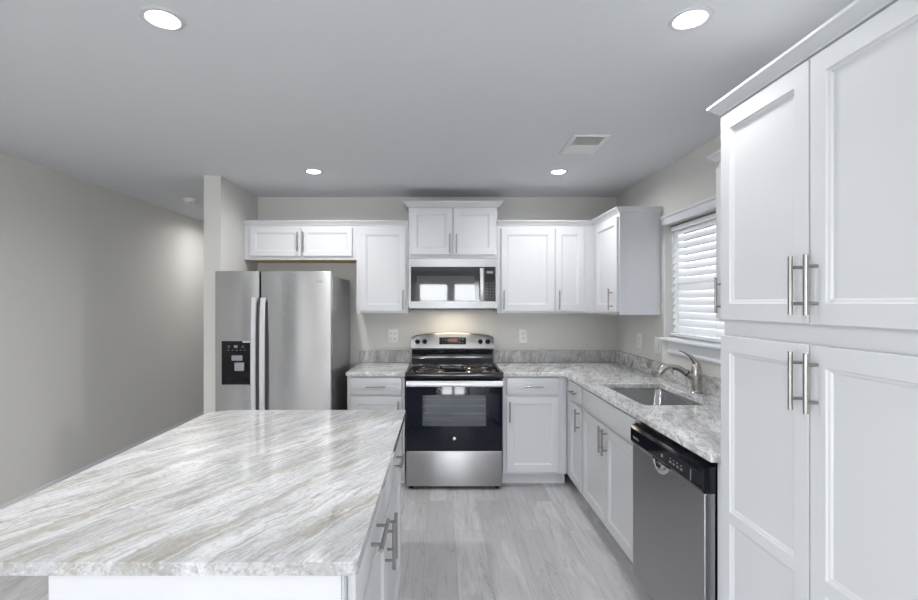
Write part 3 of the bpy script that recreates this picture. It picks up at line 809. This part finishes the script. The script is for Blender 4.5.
# cooktop: raised rim around a shallow black tray
m = MB(); CZ = .900
m.box(-.002, RW_+.002, -.008, .625, .872, CZ, bev=.003)
m.prism([(-.012, .874), (-.015, .880), (-.015, .905), (-.010, .917), (.002, .921), (.018, .918), (.026, CZ), (.026, .876)], -.004, RW_+.004, 'x')
m.prism([(.0-.004, .88), (-.004, .916), (.004, .921), (.018, .918), (.024, CZ), (.024, .88)], .0, .56, 'y')
m.prism([(RW_+.004, .88), (RW_+.004, .916), (RW_-.004, .921), (RW_-.018, .918), (RW_-.024, CZ), (RW_-.024, .88)], .0, .56, 'y')
m.build('cooktop', BLACKG, t)
proto = None
for (x, y, R) in ((.190, .165, .098), (.190, .415, .078), (RW_-.190, .165, .078), (RW_-.190, .415, .098)):
    b = MB().lathe([(R+.016, 0), (R+.020, .006), (R+.014, .010), (R+.004, .004), (R*.5, -.002+.003), (.001, .001)], (x, y, CZ), 36).build('drip_bowl', CHROME, t)
    pts = []; turns = 3.6; n = 96
    for i in range(n+1):
        a = i/n*turns*2*PI; r_ = R*(.16+.84*i/n); pts.append((x+r_*math.cos(a), y+r_*math.sin(a), CZ+.018))
    MB().tube(pts, .0042, 6).build('coil_element', COILM, b)
    m = MB()
    for k in range(3):
        a = k*2*PI/3+.5; m.box(0, R, -.002, .002, CZ+.006, CZ+.0135, M=Matrix.Translation((x, y, 0)) @ Matrix.Rotation(a, 4, 'Z'))
    m.build('coil_support', CHROME, b)
# backguard: black lower part, arched stainless control panel
m = MB(); m.prism([(.500, CZ), (.500, .925), (.512, .945), (.520, .985), (.512, 1.040), (.530, 1.050), (.640, 1.050), (.640, CZ)], .018, RW_-.018, 'x'); m.build('backguard_base', BLACKG, t)
n = 24; A = []; B = []
def arch(u): return 1.166+.030*(1-(2*u-1)**2)-.012*(abs(2*u-1)**14)
loops = []
for i in range(n+1):
    u = i/n; x = .012+(RW_-.024)*u; zt = arch(u)
    loops.append([(x, .512, 1.045), (x, .500, 1.060), (x, .520, zt-.014), (x, .532, zt), (x, .600, zt), (x, .636, zt-.02), (x, .636, 1.045)])
bg_ = MB().ring_loft(loops).build('control_panel', STEEL, t, smooth=40)
bx('clock_display', BLACKG, bg_, RW_/2-.118, RW_/2+.118, .500, .520, 1.094, 1.156, bev=.003)
bx('readout', DISPLAY, bg_, RW_/2-.035, RW_/2+.040, .4985, .5005, 1.118, 1.140)
m = MB()
for s in (-1, 1):
    for k in range(2):
        for z in (1.108, 1.138): m.box(RW_/2+s*(.062+k*.028)-.006, RW_/2+s*(.062+k*.028)+.006, .4988, .5004, z, z+.005)
m.build('display_marks', GREYMK, bg_)
for x in (.067, .132, RW_-.132, RW_-.067):
    k = MB(); k.lathe([(.021, 0), (.021, .006), (.018, .010), (.016, .026), (.014, .029), (.001, .030)], (x, .508, 1.118), 24, axis='y')
    k.box(x-.0045, x+.0045, .470, .484, 1.098, 1.138, bev=.001)
    k.build('knob', KNOBM, bg_)

# ------------------------------------------------------------------ dishwasher
DY1, DY0 = 2.392, 1.742; DW = DY1-DY0
t = thing('dishwasher', 'stainless dishwasher with black control strip under the counter', 'dishwasher', (.968, DY1, 0), R90)
bx('tub', BLACKP, t, .004, DW-.004, .044, .60, .10, .868)
bx('toe_plate', BLACKP, t, .01, DW-.01, .10, .115, .0, .10)
# door with a scooped pocket handle
bm_ = MB()
bm_.prism([(0, .11), (0, .755), (.004, .760), (.042, .760), (.042, .11)], 0, DW, 'x')
d = bm_.build('door', STEELD, t, bevel=.004)
cp = MB().prism([(-.004, .762), (-.010, .775), (-.010, .838), (.000, .852), (.020, .858), (.043, .858), (.043, .762)], 0, DW, 'x').build('control_strip', BLACKG, t, smooth=22)
for i in range(4):
    bx('button', GREYMK, cp, .405+i*.030, .421+i*.030, -.0112, -.0095, .795, .803)
    bx('button_mark', GREYMK, cp, .405+i*.030, .418+i*.030, -.0112, -.0095, .812, .815)
bx('button', GREYMK, cp, .330, .345, -.0112, -.0095, .795, .807); bx('status_light', GREYMK, cp, .570, .576, -.0112, -.0095, .782, .825)
m = MB()
for i, wv in enumerate((.007, .004, .008, .005, .006, .006)): m.box(.035+i*.011, .035+i*.011+wv, -.0112, -.0095, .792, .799 if i % 2 else .803)
m.build('badge', GREYP, cp)
# pocket handle: curved lip under the strip
n = 16; loops = []
for i in range(n+1):
    u = i/n; x = .235+.165*u; b = math.sin(PI*u)
    zt = .764; zb = .760-.040*b**.8
    loops.append([(x, -.001, zt), (x, -.010, zt), (x, -.018*b-.002, (zt+zb)/2), (x, -.006-.006*b, zb-.002), (x, -.001, zb-.004)])
MB().ring_loft(loops).build('handle', CHROME, t, smooth=60)
